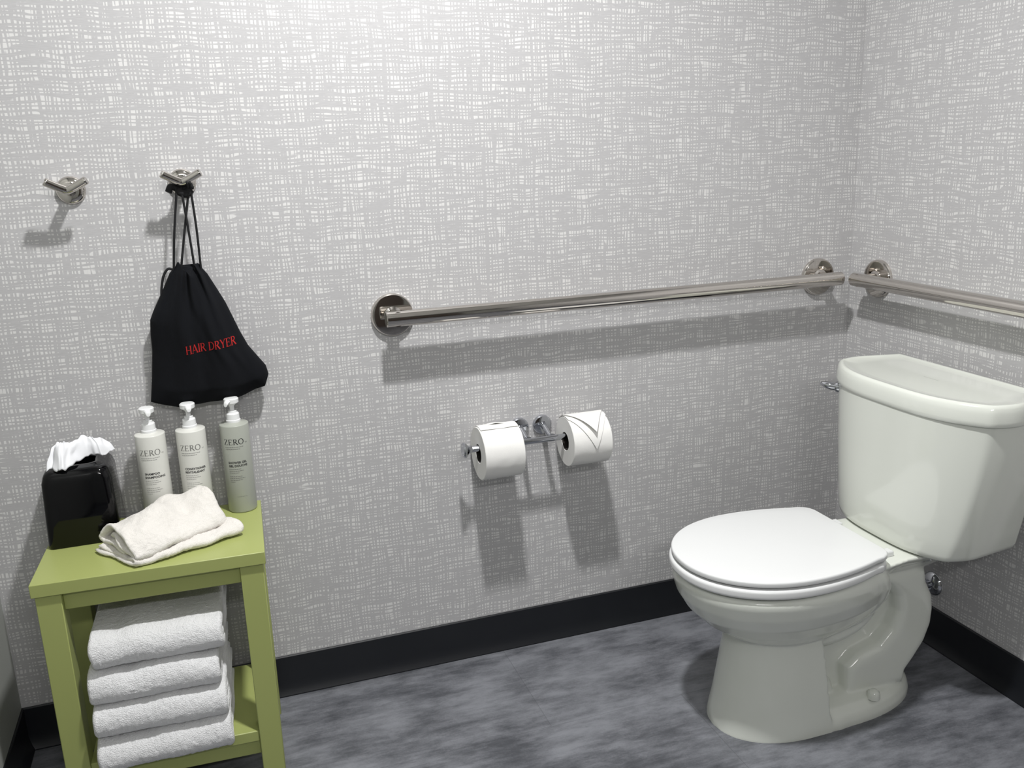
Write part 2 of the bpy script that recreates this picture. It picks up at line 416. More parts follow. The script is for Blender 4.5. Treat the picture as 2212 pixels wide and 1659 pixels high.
o_ = obj('seat_lid', G().rings(slab(LIDO, 0.3735, 0.3855, 0.0042, 0.0030)), M_SEAT, toilet); o_['label'] = 'flat white plastic lid'
RIMO = egg(0.716, 0.33, 0.166, 0.115, sm=0.52)
g = G().rings(slab(SEATO, 0.3500, 0.3690, 0.006))
obj('seat', g, M_SEAT, toilet)
for s_ in (-1, 1):
    h_ = obj('seat_hinge', G().box(tuple(tp(0.336, s_*0.078-0.011, 0.3510)), tuple(tp(0.288, s_*0.080+0.011, 0.3640))), M_SEAT, toilet, bevel=0.003)
def china_body():
    g = G()
    # bowl shell (solid): levels of plan outlines
    L = [(0.3445, 0.712, 0.33, 0.160), (0.337, 0.7165, 0.32, 0.1655), (0.325, 0.7165, 0.31, 0.166), (0.300, 0.710, 0.30, 0.160), (0.270, 0.692, 0.30, 0.146), (0.240, 0.662, 0.31, 0.126), (0.215, 0.625, 0.33, 0.104), (0.19, 0.58, 0.36, 0.075), (0.165, 0.55, 0.40, 0.05)]
    R = []
    for z, sf, sb, hw in L:
        R.append([tp(p[0], p[1], z) for p in egg(sf, sb, hw, hw*0.66, sm=(sf+sb)/2+0.01)])
    g.rings([r[::1] for r in R])
    # pedestal front
    R = []
    for z, sf, hw, sb in ((0.222, 0.600, 0.080, 0.452), (0.19, 0.6060, 0.0885, 0.444), (0.15, 0.6120, 0.094, 0.440), (0.10, 0.6200, 0.1005, 0.436), (0.05, 0.629, 0.106, 0.432), (0.02, 0.636, 0.110, 0.430), (-0.006, 0.640, 0.113, 0.43)):
        R.append([tp(p[0], p[1], z) for p in [(sb, -hw), (sb+0.03, -hw)] + [(sb+0.05+(sf-sb-0.05)*math.sin(math.pi/2*k/14)**0.95 if k else sb+0.05, -hw*math.cos(math.pi/2*k/14)**0.9 if k < 14 else 0) for k in range(15)] + [(sb+0.05+(sf-sb-0.05)*math.sin(math.pi/2*k/14)**0.95 if k else sb+0.05, hw*math.cos(math.pi/2*k/14)**0.9 if k < 14 else 0) for k in range(13, -1, -1)] + [(sb+0.03, hw), (sb, hw)]])
    g.rings(R)
    # foot slab all round
    def foot(k, z):
        o = []
        for i in range(64):
            a = 2*math.pi*i/64; c, s_ = math.cos(a), math.sin(a); e = 2.1
            sx = math.copysign(abs(c)**(2/e), c); ty = math.copysign(abs(s_)**(2/e), s_)
            if c > 0: s0 = 0.38+0.26*sx*(1-k*0.1)
            else: s0 = 0.38+(0.215-k*0.012)*sx
            o.append(tp(s0, (0.113-0.022*k)*ty*(0.97 if c < 0 else 1), z))
        return o
    g.rings([foot(0, -0.006), foot(0.03, 0.012), foot(0.35, 0.026), foot(1.0, 0.038), foot(2.0, 0.046), foot(2.8, 0.048)])
    # web between pedestal and trap
    R = []
    for z, s0, s1, hw in ((0.02, 0.22, 0.50, 0.044), (0.08, 0.20, 0.52, 0.031), (0.15, 0.18, 0.54, 0.027), (0.22, 0.18, 0.54, 0.031), (0.28, 0.18, 0.54, 0.046), (0.325, 0.18, 0.52, 0.08)):
        R.append([tp(s, t, z) for s, t in ((s0, -hw*0.7), (s0+0.03, -hw), (s1-0.03, -hw), (s1, -hw*0.7), (s1, hw*0.7), (s1-0.03, hw), (s0+0.03, hw), (s0, hw*0.7))])
    g.rings(R)
    # trapway: a raised S-shaped body that stands proud of the web on both sides
    poly = [(0.287, 0.300), (0.268, 0.268), (0.246, 0.239), (0.240, 0.206), (0.253, 0.168), (0.282, 0.138), (0.335, 0.124), (0.363, 0.102), (0.364, 0.030), (0.215, 0.030),
            (0.206, 0.060), (0.187, 0.083), (0.161, 0.120), (0.147, 0.160), (0.145, 0.195), (0.150, 0.228), (0.168, 0.262), (0.180, 0.300)]
    pc = (0.225, 0.18)
    def pin(k):
        out = []; n = len(poly)
        for i in range(n):
            a, b = Vector(poly[i-1]), Vector(poly[(i+1) % n]); t = (b-a).normalized(); out.append((poly[i][0]+t.y*k, poly[i][1]-t.x*k))
        return out
    R = []
    for hw, k in ((0.067, 0.022), (0.0655, 0.013), (0.061, 0.006), (0.052, 0.001), (0.035, 0), (-0.035, 0), (-0.052, 0.001), (-0.061, 0.006), (-0.0655, 0.013), (-0.067, 0.022)):
        R.append([tp(p[0], hw, p[1]) for p in pin(k)])
    g.rings(R)
    for sg in (-1, 1):
        path = [(0.455, sg*0.034, 0.172), (0.400, sg*0.046, 0.176), (0.355, sg*0.058, 0.197), (0.325, sg*0.066, 0.232), (0.313, sg*0.074, 0.275), (0.312, sg*0.080, 0.315)]
        g.tube([tp(*p) for p in spline(path, 6)], 0.017, n=16)
        path = [(0.465, sg*0.040, 0.085), (0.425, sg*0.042, 0.083), (0.40, sg*0.040, 0.06), (0.40, sg*0.04, 0.03)]
        g.tube([tp(*p) for p in spline(path, 6)], 0.016, n=16)
    # deck under the tank
    R = []
    for z, s0, s1, hb, hf in ((0.290, 0.15, 0.35, 0.050, 0.095), (0.318, 0.12, 0.36, 0.078, 0.115), (0.338, 0.09, 0.365, 0.104, 0.122), (0.349, 0.085, 0.365, 0.112, 0.126), (0.3525, 0.09, 0.36, 0.108, 0.122)):
        R.append([tp(s, t, z) for s, t in ((s0, -hb+0.02), (s0+0.02, -hb), (0.27, -hb), (s1-0.015, -hf), (s1, -hf+0.012), (s1, hf-0.012), (s1-0.015, hf), (0.27, hb), (s0+0.02, hb), (s0, hb-0.02))])
    g.rings(R)
    return g
bowl = obj('bowl', china_body(), M_CHINA, toilet)
r_ = bowl.modifiers.new('remesh', 'REMESH'); r_.mode = 'VOXEL'; r_.voxel_size = 0.0032; r_.use_smooth_shade = True
r_ = bowl.modifiers.new('smooth', 'SMOOTH'); r_.factor = 0.5; r_.iterations = 8
for s_ in (-1, 1):
    obj('bolt_cap', G().lathe([(0.0135, 0), (0.013, 0.008), (0.0115, 0.014), (0.007, 0.018), (0.0001, 0.019)], tp(0.312, s_*0.088, 0.036), n=32), M_CHINA, toilet)
def fillet(pts, rad, n=6):
    """open polyline with rounded inner corners"""
    out = [pts[0]]
    for i in range(1, len(pts)-1):
        p = Vector(pts[i]); a = Vector(pts[i-1])-p; b = Vector(pts[i+1])-p
        d = min(rad[i], a.length*0.48, b.length*0.48); A = p+a.normalized()*d; B = p+b.normalized()*d
        for k in range(n+1):
            t = k/n; q = A*(1-t)**2+p*2*t*(1-t)+B*t*t; out.append((q.x, q.y))
    out.append(pts[-1]); return out
def tank_outline(hb, hw, sw, tc, sc, sf, sb=0.050, rb=0.05, rc=0.022):
    """half: back corner (sb,hb) - end bulge (sw,hw) - front corner (sc,tc) - bowed front to (sf,0)"""
    base = [(sb, hb-0.03), (sb, hb), (sw, hw), (sc, tc)]
    bow = [(sf-(sf-sc)*(k/12)**3.2, tc*k/12) for k in range(11, -1, -1)]
    half = fillet(base+bow, [0, 0.010, rb, rc]+[0.0]*12, 6)
    o = []
    for p in half:
        if not o or (Vector(p)-Vector(o[-1])).length > 1e-5: o.append(p)
    return o + [(s, -t) for s, t in o[:-1]][::-1]
def tank():
    R = []
    bot = (0.160, 0.177, 0.180, 0.162, 0.226, 0.265); top = (0.200, 0.223, 0.155, 0.213, 0.203, 0.2670)
    for z, k, sh in ((0.3545, 0.0, 0.014), (0.3565, 0.0, 0.007), (0.3605, 0.01, 0.002), (0.370, 0.06, 0), (0.40, 0.20, 0), (0.45, 0.43, 0), (0.50, 0.62, 0), (0.55, 0.79, 0), (0.60, 0.92, 0), (0.6485, 1, 0)):
        q = [b+(t-b)*k for b, t in zip(bot, top)]
        o = tank_outline(*q)
        if sh: o = [((p[0]-0.16)*(1-sh*6)+0.16, p[1]*(1-sh*6)) for p in o]
        R.append([tp(s, t-0.001*k, z) for s, t in o])
    return G().rings(R)
tank_o = obj('tank', tank(), M_CHINA, toilet, angle=1.0)
def rev(o): return o
LO = tank_outline(0.204, 0.231, 0.160, 0.218, 0.208, 0.2712, sb=0.045, rb=0.06, rc=0.035)
cw = sum(LO[i-1][0]*LO[i][1]-LO[i][0]*LO[i-1][1] for i in range(len(LO)))
if cw < 0: LO = LO[::-1]
def lid():
    R = []
    c = (0.16, 0)
    for k, z in ((0.955, 0.6485), (0.985, 0.6465), (0.998, 0.650), (1.0, 0.656), (0.992, 0.672), (0.978, 0.681), (0.955, 0.6862), (0.93, 0.6875), (0.90, 0.6865), (0.87, 0.6845), (0.80, 0.6842), (0.5, 0.6848), (0.1, 0.685)):
        # uniform inset rather than scale keeps the rim even
        d = (1-k)*0.145
        o = inset(LO, d) if k > 0.85 else [((p[0]-c[0])*k*1.02+c[0], p[1]*k*1.02) for p in inset(LO, 0.13*0.145)]
        R.append([tp(p[0], p[1]-0.002, z) for p in o])
    return G().rings(R)
obj('tank_lid', lid(), M_CHINA, toilet, angle=1.2)
# flush lever on the far end of the tank front
lv = obj('flush_lever', G().lathe([(0.011, 0), (0.0125, 0.004), (0.012, 0.010), (0.009, 0.014), (0.0001, 0.0155)], tp(0.208, 0.198, 0.626), (-0.8, 0.6, 0), n=28), M_CHROME2, toilet)
obj('lever_arm', G().tube([tp(0.214, 0.205, 0.626), tp(0.224, 0.213, 0.627), tp(0.232, 0.221, 0.629), tp(0.236, 0.232, 0.631)], [0.0085, 0.0092, 0.0075, 0.0040], n=16), M_CHROME2, lv)

# supply valve behind the toilet
VY, VZ = -0.352, 0.150
t_ = thing('supply_valve', (0, VY, VZ), 'chrome water shutoff valve on the right wall behind the toilet base', 'valve')
obj('escutcheon', G().lathe([(0.029, 0), (0.028, 0.003), (0.021, 0.009), (0.012, 0.012), (0.012, 0.014)], (0, VY, VZ), (-1, 0, 0), n=40), M_CHROME2, t_)
obj('valve_body', G().lathe([(0.008, 0), (0.008, 0.02), (0.0125, 0.022), (0.0125, 0.040), (0.009, 0.042), (0.009, 0.050)], (-0.010, VY, VZ), (-1, 0, 0), n=28), M_CHROME2, t_)
obj('valve_handle', G().lathe([(0.006, 0), (0.016, 0.002), (0.018, 0.006), (0.016, 0.011), (0.0001, 0.012)], (-0.060, VY, VZ), (-1, 0, 0), n=32), M_CHROME2, t_)
obj('supply_hose', G().tube(spline([(-0.041, VY, VZ+0.012), (-0.042, VY+0.01, VZ+0.05), (-0.06, VY+0.03, VZ+0.10), (-0.085, VY+0.04, VZ+0.16), (-0.09, VY+0.04, VZ+0.202)], 8), 0.005, n=14), M_CHROME2, t_)

# ---------------------------------------------------------------- green side table
SO = Vector((-1.8737, -0.2804, 0)); SA = -0.0421
SM = Matrix.Translation(SO) @ Matrix.Rotation(SA, 4, 'Z')
def st(a, b, z): return SM @ Vector((a, b, z))
SW, SD, SZ = 0.3885, 0.268, 0.4784
table = thing('side_table', tuple(st(SW/2, SD/2, 0)), 'small lime green painted wooden side table with a lower shelf, against the back wall', 'side table')
def sbox(name, a, b, bev=0.0015, **k): return obj(name, G().box(a, b, SM), M_GREEN, table, bevel=bev, seg=2, **k)
sbox('table_top', (0, 0, SZ-0.024), (SW, SD, SZ), 0.0012)
LW = 0.041; IN = 0.005
for a0 in (IN, SW-IN-LW):
    for b0 in (IN, SD-IN-LW):
        sbox('leg', (a0, b0, 0), (a0+LW, b0+LW, SZ-0.0245))
SH = 0.112
sbox('apron', (IN+LW, IN+0.012, SZ-0.061), (SW-IN-LW, IN+0.030, SZ-0.0245))
sbox('apron', (IN+LW, SD-IN-0.030, SZ-0.061), (SW-IN-LW, SD-IN-0.012, SZ-0.0245))
for a0 in (IN+0.012, SW-IN-0.030):
    sbox('side_rail', (a0, IN+LW, SZ-0.061), (a0+0.018, SD-IN-LW, SZ-0.0245))
sbox('shelf', (IN+LW, IN+0.004, SH-0.022), (SW-IN-LW, SD-IN-0.004, SH))
sbox('shelf_rail', (IN+LW, IN+0.012, SH-0.054), (SW-IN-LW, IN+0.030, SH-0.022))
sbox('shelf_rail', (IN+LW, SD-IN-0.030, SH-0.054), (SW-IN-LW, SD-IN-0.012, SH-0.022))

# ---------------------------------------------------------------- towels folded on the shelf
def ribbon(path_fn, nu, nl, th, disp, seedv):
    """closed cloth band: path_fn(u, v) centre line point (Vector) and in-plane normal; u across (0..1), v along"""
    outer, inner = [], []
    for i in range(nu+1):
        u = i/nu; ro, ri = [], []
        P = [path_fn(u, j/nl) for j in range(nl+1)]
        for j in range(nl+1):
            t = (P[min(j+1, nl)]-P[max(j-1, 0)]).normalized()
            nrm = Vector((-1, 0, 0)); nrm = t.cross(Vector((1, 0, 0))).normalized()
            e = min(u, 1-u)*nu; edge = min(1.0, (0.25+0.75*math.sqrt(min(1, e/2.5))))
            ev = min(j, nl-j); edge *= min(1.0, 0.4+0.6*math.sqrt(min(1, ev/2.5)))
            d = disp(P[j], seedv)
            ro.append(P[j]+nrm*(th/2*edge+d)); ri.append(P[j]-nrm*(th/2*edge+d*0.6))
        outer.append(ro); inner.append(ri)
    g = G(); n = nl+1
    for r in outer+inner: g.v += r
    k = (nu+1)*n
    for i in range(nu):
        for j in range(nl):
            g.f.append((i*n+j, i*n+j+1, (i+1)*n+j+1, (i+1)*n+j)); g.f.append((k+i*n+j, k+(i+1)*n+j, k+(i+1)*n+j+1, k+i*n+j+1))
    for i in range(nu):
        for j in (0, nl): g.f.append((i*n+j, (i+1)*n+j, k+(i+1)*n+j, k+i*n+j))
    for i in (0, nu):
        for j in range(nl): g.f.append((i*n+j, i*n+j+1, k+i*n+j+1, k+i*n+j))
    return g
def terry(P, s):
    q = P*330+Vector((s, s, s)); r = P*140+Vector((s, 0, 0))
    return 0.0019*noise.noise(q)+0.0017*noise.noise(r)
def towel(z0, H, a0, a1, front, back, seed, label, dip=0.0):
    rx = (a0+a1)/2
    t = thing('folded_towel', tuple(st(rx, (front+back)/2, z0)), label, 'towel', 'folded white towels on the lower shelf')
    lay = H/4
    def mk(level, du):
        rad = (H/2-lay/2) if level == 0 else lay/2*1.04
        fr = front+H/2 if level == 0 else front+H/2+0.002
        Lg = back-fr-0.006*level
        arc = math.pi*rad; tot = 2*Lg+arc
        def fn(u, v):
            s = v*tot; a = a0+du+(a1-a0-2*du)*u
            if s < Lg: b, z = fr+Lg-s, -rad
            elif s < Lg+arc:
                k = (s-Lg)/rad; b, z = fr-math.sin(k)*rad*1.0, -math.cos(k)*rad
            else: b, z = fr+(s-Lg-arc), rad
            sq = 0.0045*noise.noise(Vector((a*14+seed*3.1, b*11, z*20+seed)))
            zz = z0+H/2+z*(1-0.05*math.cos(6*a+seed))+sq*(1 if z > 0 else 0.3)
            b += 0.006*noise.noise(Vector((a*9+seed*5, seed*2.0, z*10)))
            if b < 0.02 and dip: zz -= dip*(0.02-b)/0.04*(0.6+0.4*math.cos(math.pi*u))
            a += 0.003*noise.noise(Vector((seed*4+b*12, z*40, 0)))
            if z > 0 and level == 0: zz -= 0.0035*math.exp(-((u-0.30-0.12*math.sin(seed))/0.07)**2)
            return st(a, b, zz)
        return ribbon(fn, 110, 210, lay*1.02, terry, seed*7.3)
    obj('outer_fold', mk(0, 0.0), M_TERRY, t)
    obj('inner_fold', mk(1, 0.0025), M_TERRY, t)
TW = [(0.061, 0.067, 0.298, -0.036, 0.236), (0.060, 0.068, 0.296, -0.030, 0.240), (0.062, 0.066, 0.289, -0.022, 0.242), (0.066, 0.077, 0.302, -0.014, 0.245)]
lb = ['white folded towel at the bottom of the stack on the green shelf', 'second white folded towel from the bottom of the stack on the green shelf', 'second white folded towel from the top of the stack on the green shelf', 'white folded towel on top of the stack on the green shelf']
zz = SH+0.002
for i, (H, a0, a1, fr, bk) in enumerate(TW):
    towel(zz, H, a0, a1, fr, bk, i+1.0, lb[i], dip=(0.010 if i == 0 else 0.004)); zz += H+0.0008

# ---------------------------------------------------------------- washcloth on the table top
def washcloth():
    C = st(0.222, 0.112, SZ); ang = math.radians(33)+SA
    ux = Vector((math.cos(ang), math.sin(ang), 0)); vy = Vector((-math.sin(ang), math.cos(ang), 0)); uz = Vector((0, 0, 1))
    t = thing('washcloth', tuple(C), 'crumpled folded white washcloth lying on the green table top in front of the bottles', 'washcloth')
    def frame(l, w, z): return C+ux*l+vy*w+uz*z
    def make(sec, l0, l1, th, nu, nl, seed, slope=0.0):
        pts = [Vector((0, p[0], p[1])) for p in sec]; sp = spline(pts, 12); m = len(sp)-1
        def fn(u, v):
            f = v*m; i = min(int(f), m-1); k = f-i; q = sp[i]*(1-k)+sp[i+1]*k
            l = l0+(l1-l0)*u
            w, z = q.y, q.z
            n1 = noise.noise(Vector((l*16+seed, w*14, seed))); n2 = noise.noise(Vector((l*32+seed, w*26, z*30+seed*2)))
            taper = 1-0.10*math.cos(math.pi*u)
            zz = z*(taper*(0.94+0.34*n1)) + 0.0085*n2*min(1, z/0.02)
            ww = w*(1+0.10*n1) + slope*l + 0.008*noise.noise(Vector((l*14, seed*3, z*12)))
            ll = l + 0.012*noise.noise(Vector((w*16+seed, z*22, seed))) + 0.25*(w)*(-0.2)
            return frame(ll, ww, max(zz, th*0.62))
        # normals lie in the (vy, uz) plane: local copy of ribbon using ux
        outer, inner = [], []
        for i in range(nu+1):
            u = i/nu; P = [fn(u, j/nl) for j in range(nl+1)]; ro, ri = [], []
            for j in range(nl+1):
                tt = (P[min(j+1, nl)]-P[max(j-1, 0)]).normalized(); nr = tt.cross(ux).normalized()
                e = min(u, 1-u)*nu; edge = 0.35+0.65*math.sqrt(min(1, e/3)); edge *= 0.4+0.6*math.sqrt(min(1, min(j, nl-j)/3))
                d = 0.0011*noise.noise(P[j]*380)+0.0012*noise.noise(P[j]*120)
                ro.append(P[j]+nr*(th/2*edge+d)); ri.append(P[j]-nr*(th/2*edge+d))
            outer.append(ro); inner.append(ri)
        g = G(); n = nl+1
        for r in outer+inner: g.v += r
        k = (nu+1)*n
        for i in range(nu):
            for j in range(nl):
                g.f.append((i*n+j, i*n+j+1, (i+1)*n+j+1, (i+1)*n+j)); g.f.append((k+i*n+j, k+(i+1)*n+j, k+(i+1)*n+j+1, k+i*n+j+1))
        for i in range(nu):
            for j in (0, nl): g.f.append((i*n+j, (i+1)*n+j, k+(i+1)*n+j, k+i*n+j))
        for i in (0, nu):
            for j in range(nl): g.f.append((i*n+j, i*n+j+1, k+i*n+j+1, k+i*n+j))
        return g
    low = [(0.055, 0.005), (0.0, 0.005), (-0.055, 0.005), (-0.074, 0.009), (-0.070, 0.015), (-0.04, 0.017), (0.0, 0.018), (0.045, 0.019)]
    up = [(-0.020, 0.026), (0.025, 0.026), (0.052, 0.028), (0.064, 0.040), (0.052, 0.056), (0.020, 0.064), (-0.015, 0.058), (-0.042, 0.040), (-0.056, 0.026), (-0.046, 0.0235), (-0.015, 0.034), (0.02, 0.044), (0.035, 0.044)]
    obj('lower_fold', make(low, -0.108, 0.094, 0.0090, 90, 130, 2.0, -0.10), M_WASH, t, angle=3)
    obj('upper_fold', make(up, -0.100, 0.088, 0.011, 90, 200, 5.0, 0.06), M_WASH, t, angle=3)
washcloth()

# ---------------------------------------------------------------- tissue box cover
TC = Vector((-1.7985, -0.0705, SZ)); TH = 0.148
tb = thing('tissue_box', tuple(TC), 'glossy black square tissue box cover with a white tissue pulled up, on the table', 'tissue box')
def rsq(h, r, n=9, e=None):
    o = []
    for cx, cy, a0 in ((1, 1, 0), (-1, 1, 90), (-1, -1, 180), (1, -1, 270)):
        for k in range(n+1):
            a = math.radians(a0+90*k/n); o.append((cx*(h-r)+r*math.cos(a), cy*(h-r)+r*math.sin(a)))
    return o
def oval(a, b, n=40):
    # same start angle and count as rsq
    return [(a*math.cos(2*math.pi*(k+0.0)/n+0.0), b*math.sin(2*math.pi*k/n)) for k in range(n)]
def tis():
    R = []; hb = 0.0635; ht = 0.0585
    def ring(h, r, z): return [TC+Vector((x, y, z)) for x, y in rsq(h, r)]
    R.append(ring(hb-0.002, 0.012, 0)); R.append(ring(hb, 0.013, 0.003)); R.append(ring(hb-0.002, 0.014, 0.06)); R.append(ring(ht+0.001, 0.016, TH-0.024))
    for k in range(1, 7):
        a = math.pi/2*k/6; R.append(ring(ht-0.014*(1-math.cos(a)), 0.018, TH-0.024+0.022*math.sin(a)))
    sq = rsq(ht-0.014, 0.018); ov = []
    for x, y in sq:
        a = math.atan2(y, x); ov.append((0.036*math.cos(a), 0.030*math.sin(a)))
    for k, z in ((0.35, TH+0.0005), (0.75, TH+0.0008), (1.0, TH-0.0015), (1.0, TH-0.006)):
        R.append([TC+Vector((sx*(1-k)+ox*k, sy*(1-k)+oy*k, z)) for (sx, sy), (ox, oy) in zip(sq, ov)])
    R.append([TC+Vector((ox*1.02, oy*1.02, TH-0.05)) for ox, oy in ov])
    return G().rings(R)
obj('cover', tis(), M_BLACK, tb, angle=0.9)
def tissue():
    """one pulled-up sheet: its left half flops forward over the rim, its right half stands and points right"""
    g = G(); O = TC+Vector((0.004, -0.002, TH-0.016)); n3 = noise.noise
    NU, NV = 80, 44; rows = []
    for i in range(NU+1):
        u = -1+2*i/NU; row = []
        for j in range(NV+1):
            v = j/NV; wl = 0.5-0.5*math.tanh(u*5)          # 1 = left lobe, 0 = right lobe
            # left lobe: rises, then falls forward-left
            xl = u*(0.016+0.030*v)-0.006; yl = -0.004-0.048*v**1.3*(1-0.25*abs(u+0.5)); zl = 0.016+0.040*math.sin(math.pi*min(1, v*0.86+0.05))*(1-0.45*(abs(u+0.5))**1.5)+0.012*(1-v)-0.010*v**3
            # right lobe: rises, then slopes away to the right
            xr = u*(0.016+0.042*v)+0.006; yr = 0.008-0.030*v+0.020*u*v; zr = 0.016+0.044*math.sin(math.pi*min(1, v*0.86+0.08))*(1-0.30*max(0, u)**2)+0.004
            x, y, z = (wl*a+(1-wl)*b for a, b in ((xl, xr), (yl, yr), (zl, zr)))
            f = 0.3+0.7*v
            y += 0.010*f*math.sin(u*6.5+0.8)*(1-0.3*v)+0.005*f*n3(Vector((u*7, v*3, 1)))
            z += 0.0075*f*n3(Vector((u*3.4, v*2.2, 4)))+0.004*n3(Vector((u*9, v*5, 8)))
            x += 0.004*n3(Vector((u*5, v*4, 6)))
            row.append(O+Vector((x, y, z)))
        rows.append(row)
    n = NV+1
    for r in rows: g.v += r
    for i in range(NU):
        for j in range(NV): g.f.append((i*n+j, i*n+j+1, (i+1)*n+j+1, (i+1)*n+j))
    return g
ts = obj('tissue', tissue(), M_TISSUE, tb, angle=3)
so = ts.modifiers.new('thick', 'SOLIDIFY'); so.thickness = 0.0006
tm = G()   # second half sheet leaning the other way
# ---------------------------------------------------------------- lettering
# serif capitals as strokes on a 1-high grid: (x0,y0,x1,y1,width)
TK, TN = 0.15, 0.055
def sv(x, w=TK): return [(x, 0, x, 1, w), (x-0.13, 0.02, x+0.13, 0.02, 0.04), (x-0.13, 0.98, x+0.13, 0.98, 0.04)]
def arc(cx, cy, rx, ry, a0, a1, wf, n=14):
    s = []
    for k in range(n):
        p, q = (math.radians(a0+(a1-a0)*i/n) for i in (k, k+1))
        m = (p+q)/2; s.append((cx+rx*math.cos(p), cy+ry*math.sin(p), cx+rx*math.cos(q), cy+ry*math.sin(q), wf(m)))
    return s
rw = lambda m: TN+(TK-TN)*abs(math.cos(m))**1.2
GL = {
 'H': (sv(0.15)+sv(0.72)+[(0.15, 0.5, 0.72, 0.5, TN)], 0.87),
 'A': ([(0.06, 0, 0.40, 1, TN), (0.40, 1, 0.76, 0, TK), (0.18, 0.34, 0.62, 0.34, TN), (-0.04, 0.02, 0.18, 0.02, 0.04), (0.62, 0.02, 0.90, 0.02, 0.04)], 0.84),
 'I': (sv(0.16), 0.32),
 'R': (sv(0.15)+arc(0.30, 0.74, 0.28, 0.23, -90, 90, rw)+[(0.15, 0.97, 0.30, 0.97, TN), (0.15, 0.51, 0.30, 0.51, TN), (0.36, 0.50, 0.74, 0.0, TK), (0.66, 0.02, 0.84, 0.02, 0.04)], 0.80),
 'D': (sv(0.15)+arc(0.32, 0.5, 0.44, 0.47, -90, 90, rw)+[(0.15, 0.97, 0.32, 0.97, TN), (0.15, 0.03, 0.32, 0.03, TN)], 0.86),
 'Y': ([(0.08, 1, 0.40, 0.46, TK), (0.72, 1, 0.42, 0.46, TN), (0.41, 0.5, 0.41, 0, TK), (0.28, 0.02, 0.54, 0.02, 0.04), (-0.04, 0.98, 0.20, 0.98, 0.04), (0.60, 0.98, 0.84, 0.98, 0.04)], 0.82),
 'E': (sv(0.15)+[(0.15, 0.97, 0.62, 0.97, TN), (0.15, 0.52, 0.50, 0.52, TN), (0.15, 0.03, 0.64, 0.03, TN), (0.62, 0.98, 0.62, 0.80, 0.045), (0.64, 0.02, 0.66, 0.22, 0.045), (0.50, 0.42, 0.50, 0.62, 0.04)], 0.72),
 'Z': ([(0.06, 0.97, 0.66, 0.97, TN), (0.04, 0.03, 0.68, 0.03, TN), (0.64, 0.98, 0.08, 0.02, TK*0.9), (0.06, 0.98, 0.06, 0.78, 0.045), (0.68, 0.02, 0.70, 0.24, 0.045)], 0.76),
 'O': (arc(0.47, 0.5, 0.42, 0.49, 0, 360, rw, 32), 0.96),
}
def serif(text, gap=0.05):
    q = []; x = 0
    for ch in text:
        if ch == ' ': x += 0.36; continue
        ss, adv = GL[ch]
        for x0, y0, x1, y1, wd in ss:
            dx, dy = x1-x0, y1-y0; L = math.hypot(dx, dy) or 1; nx, ny = -dy/L*wd/2, dx/L*wd/2
            m = max(1, int(L/0.35))
            for k in range(m):
                ax, ay, bx, by = x0+dx*k/m, y0+dy*k/m, x0+dx*(k+1)/m, y0+dy*(k+1)/m
                q.append([(x+ax-nx, ay-ny), (x+bx-nx, by-ny), (x+bx+nx, by+ny), (x+ax+nx, ay+ny)])
        x += adv+gap
    return q, x-gap
def plain(text, bold=0.0):
    """polygons of the built-in sans font, 1 = capital height"""
    c = bpy.data.curves.new('t', 'FONT'); c.body = text; c.size = 1.0; c.offset = bold; c.resolution_u = 3
    o = bpy.data.objects.new('t', c); COL.objects.link(o)
    me = bpy.data.meshes.new_from_object(o)
    polys = [[(me.vertices[i].co.x, me.vertices[i].co.y) for i in p.vertices] for p in me.polygons]
    bpy.data.objects.remove(o); bpy.data.curves.remove(c); bpy.data.meshes.remove(me)
    xs = [p[0] for q in polys for p in q]; ys = [p[1] for q in polys for p in q]
    h = max(ys)-0
    return [[((a-min(xs))/h, b/h) for a, b in q] for q in polys], (max(xs)-min(xs))/h

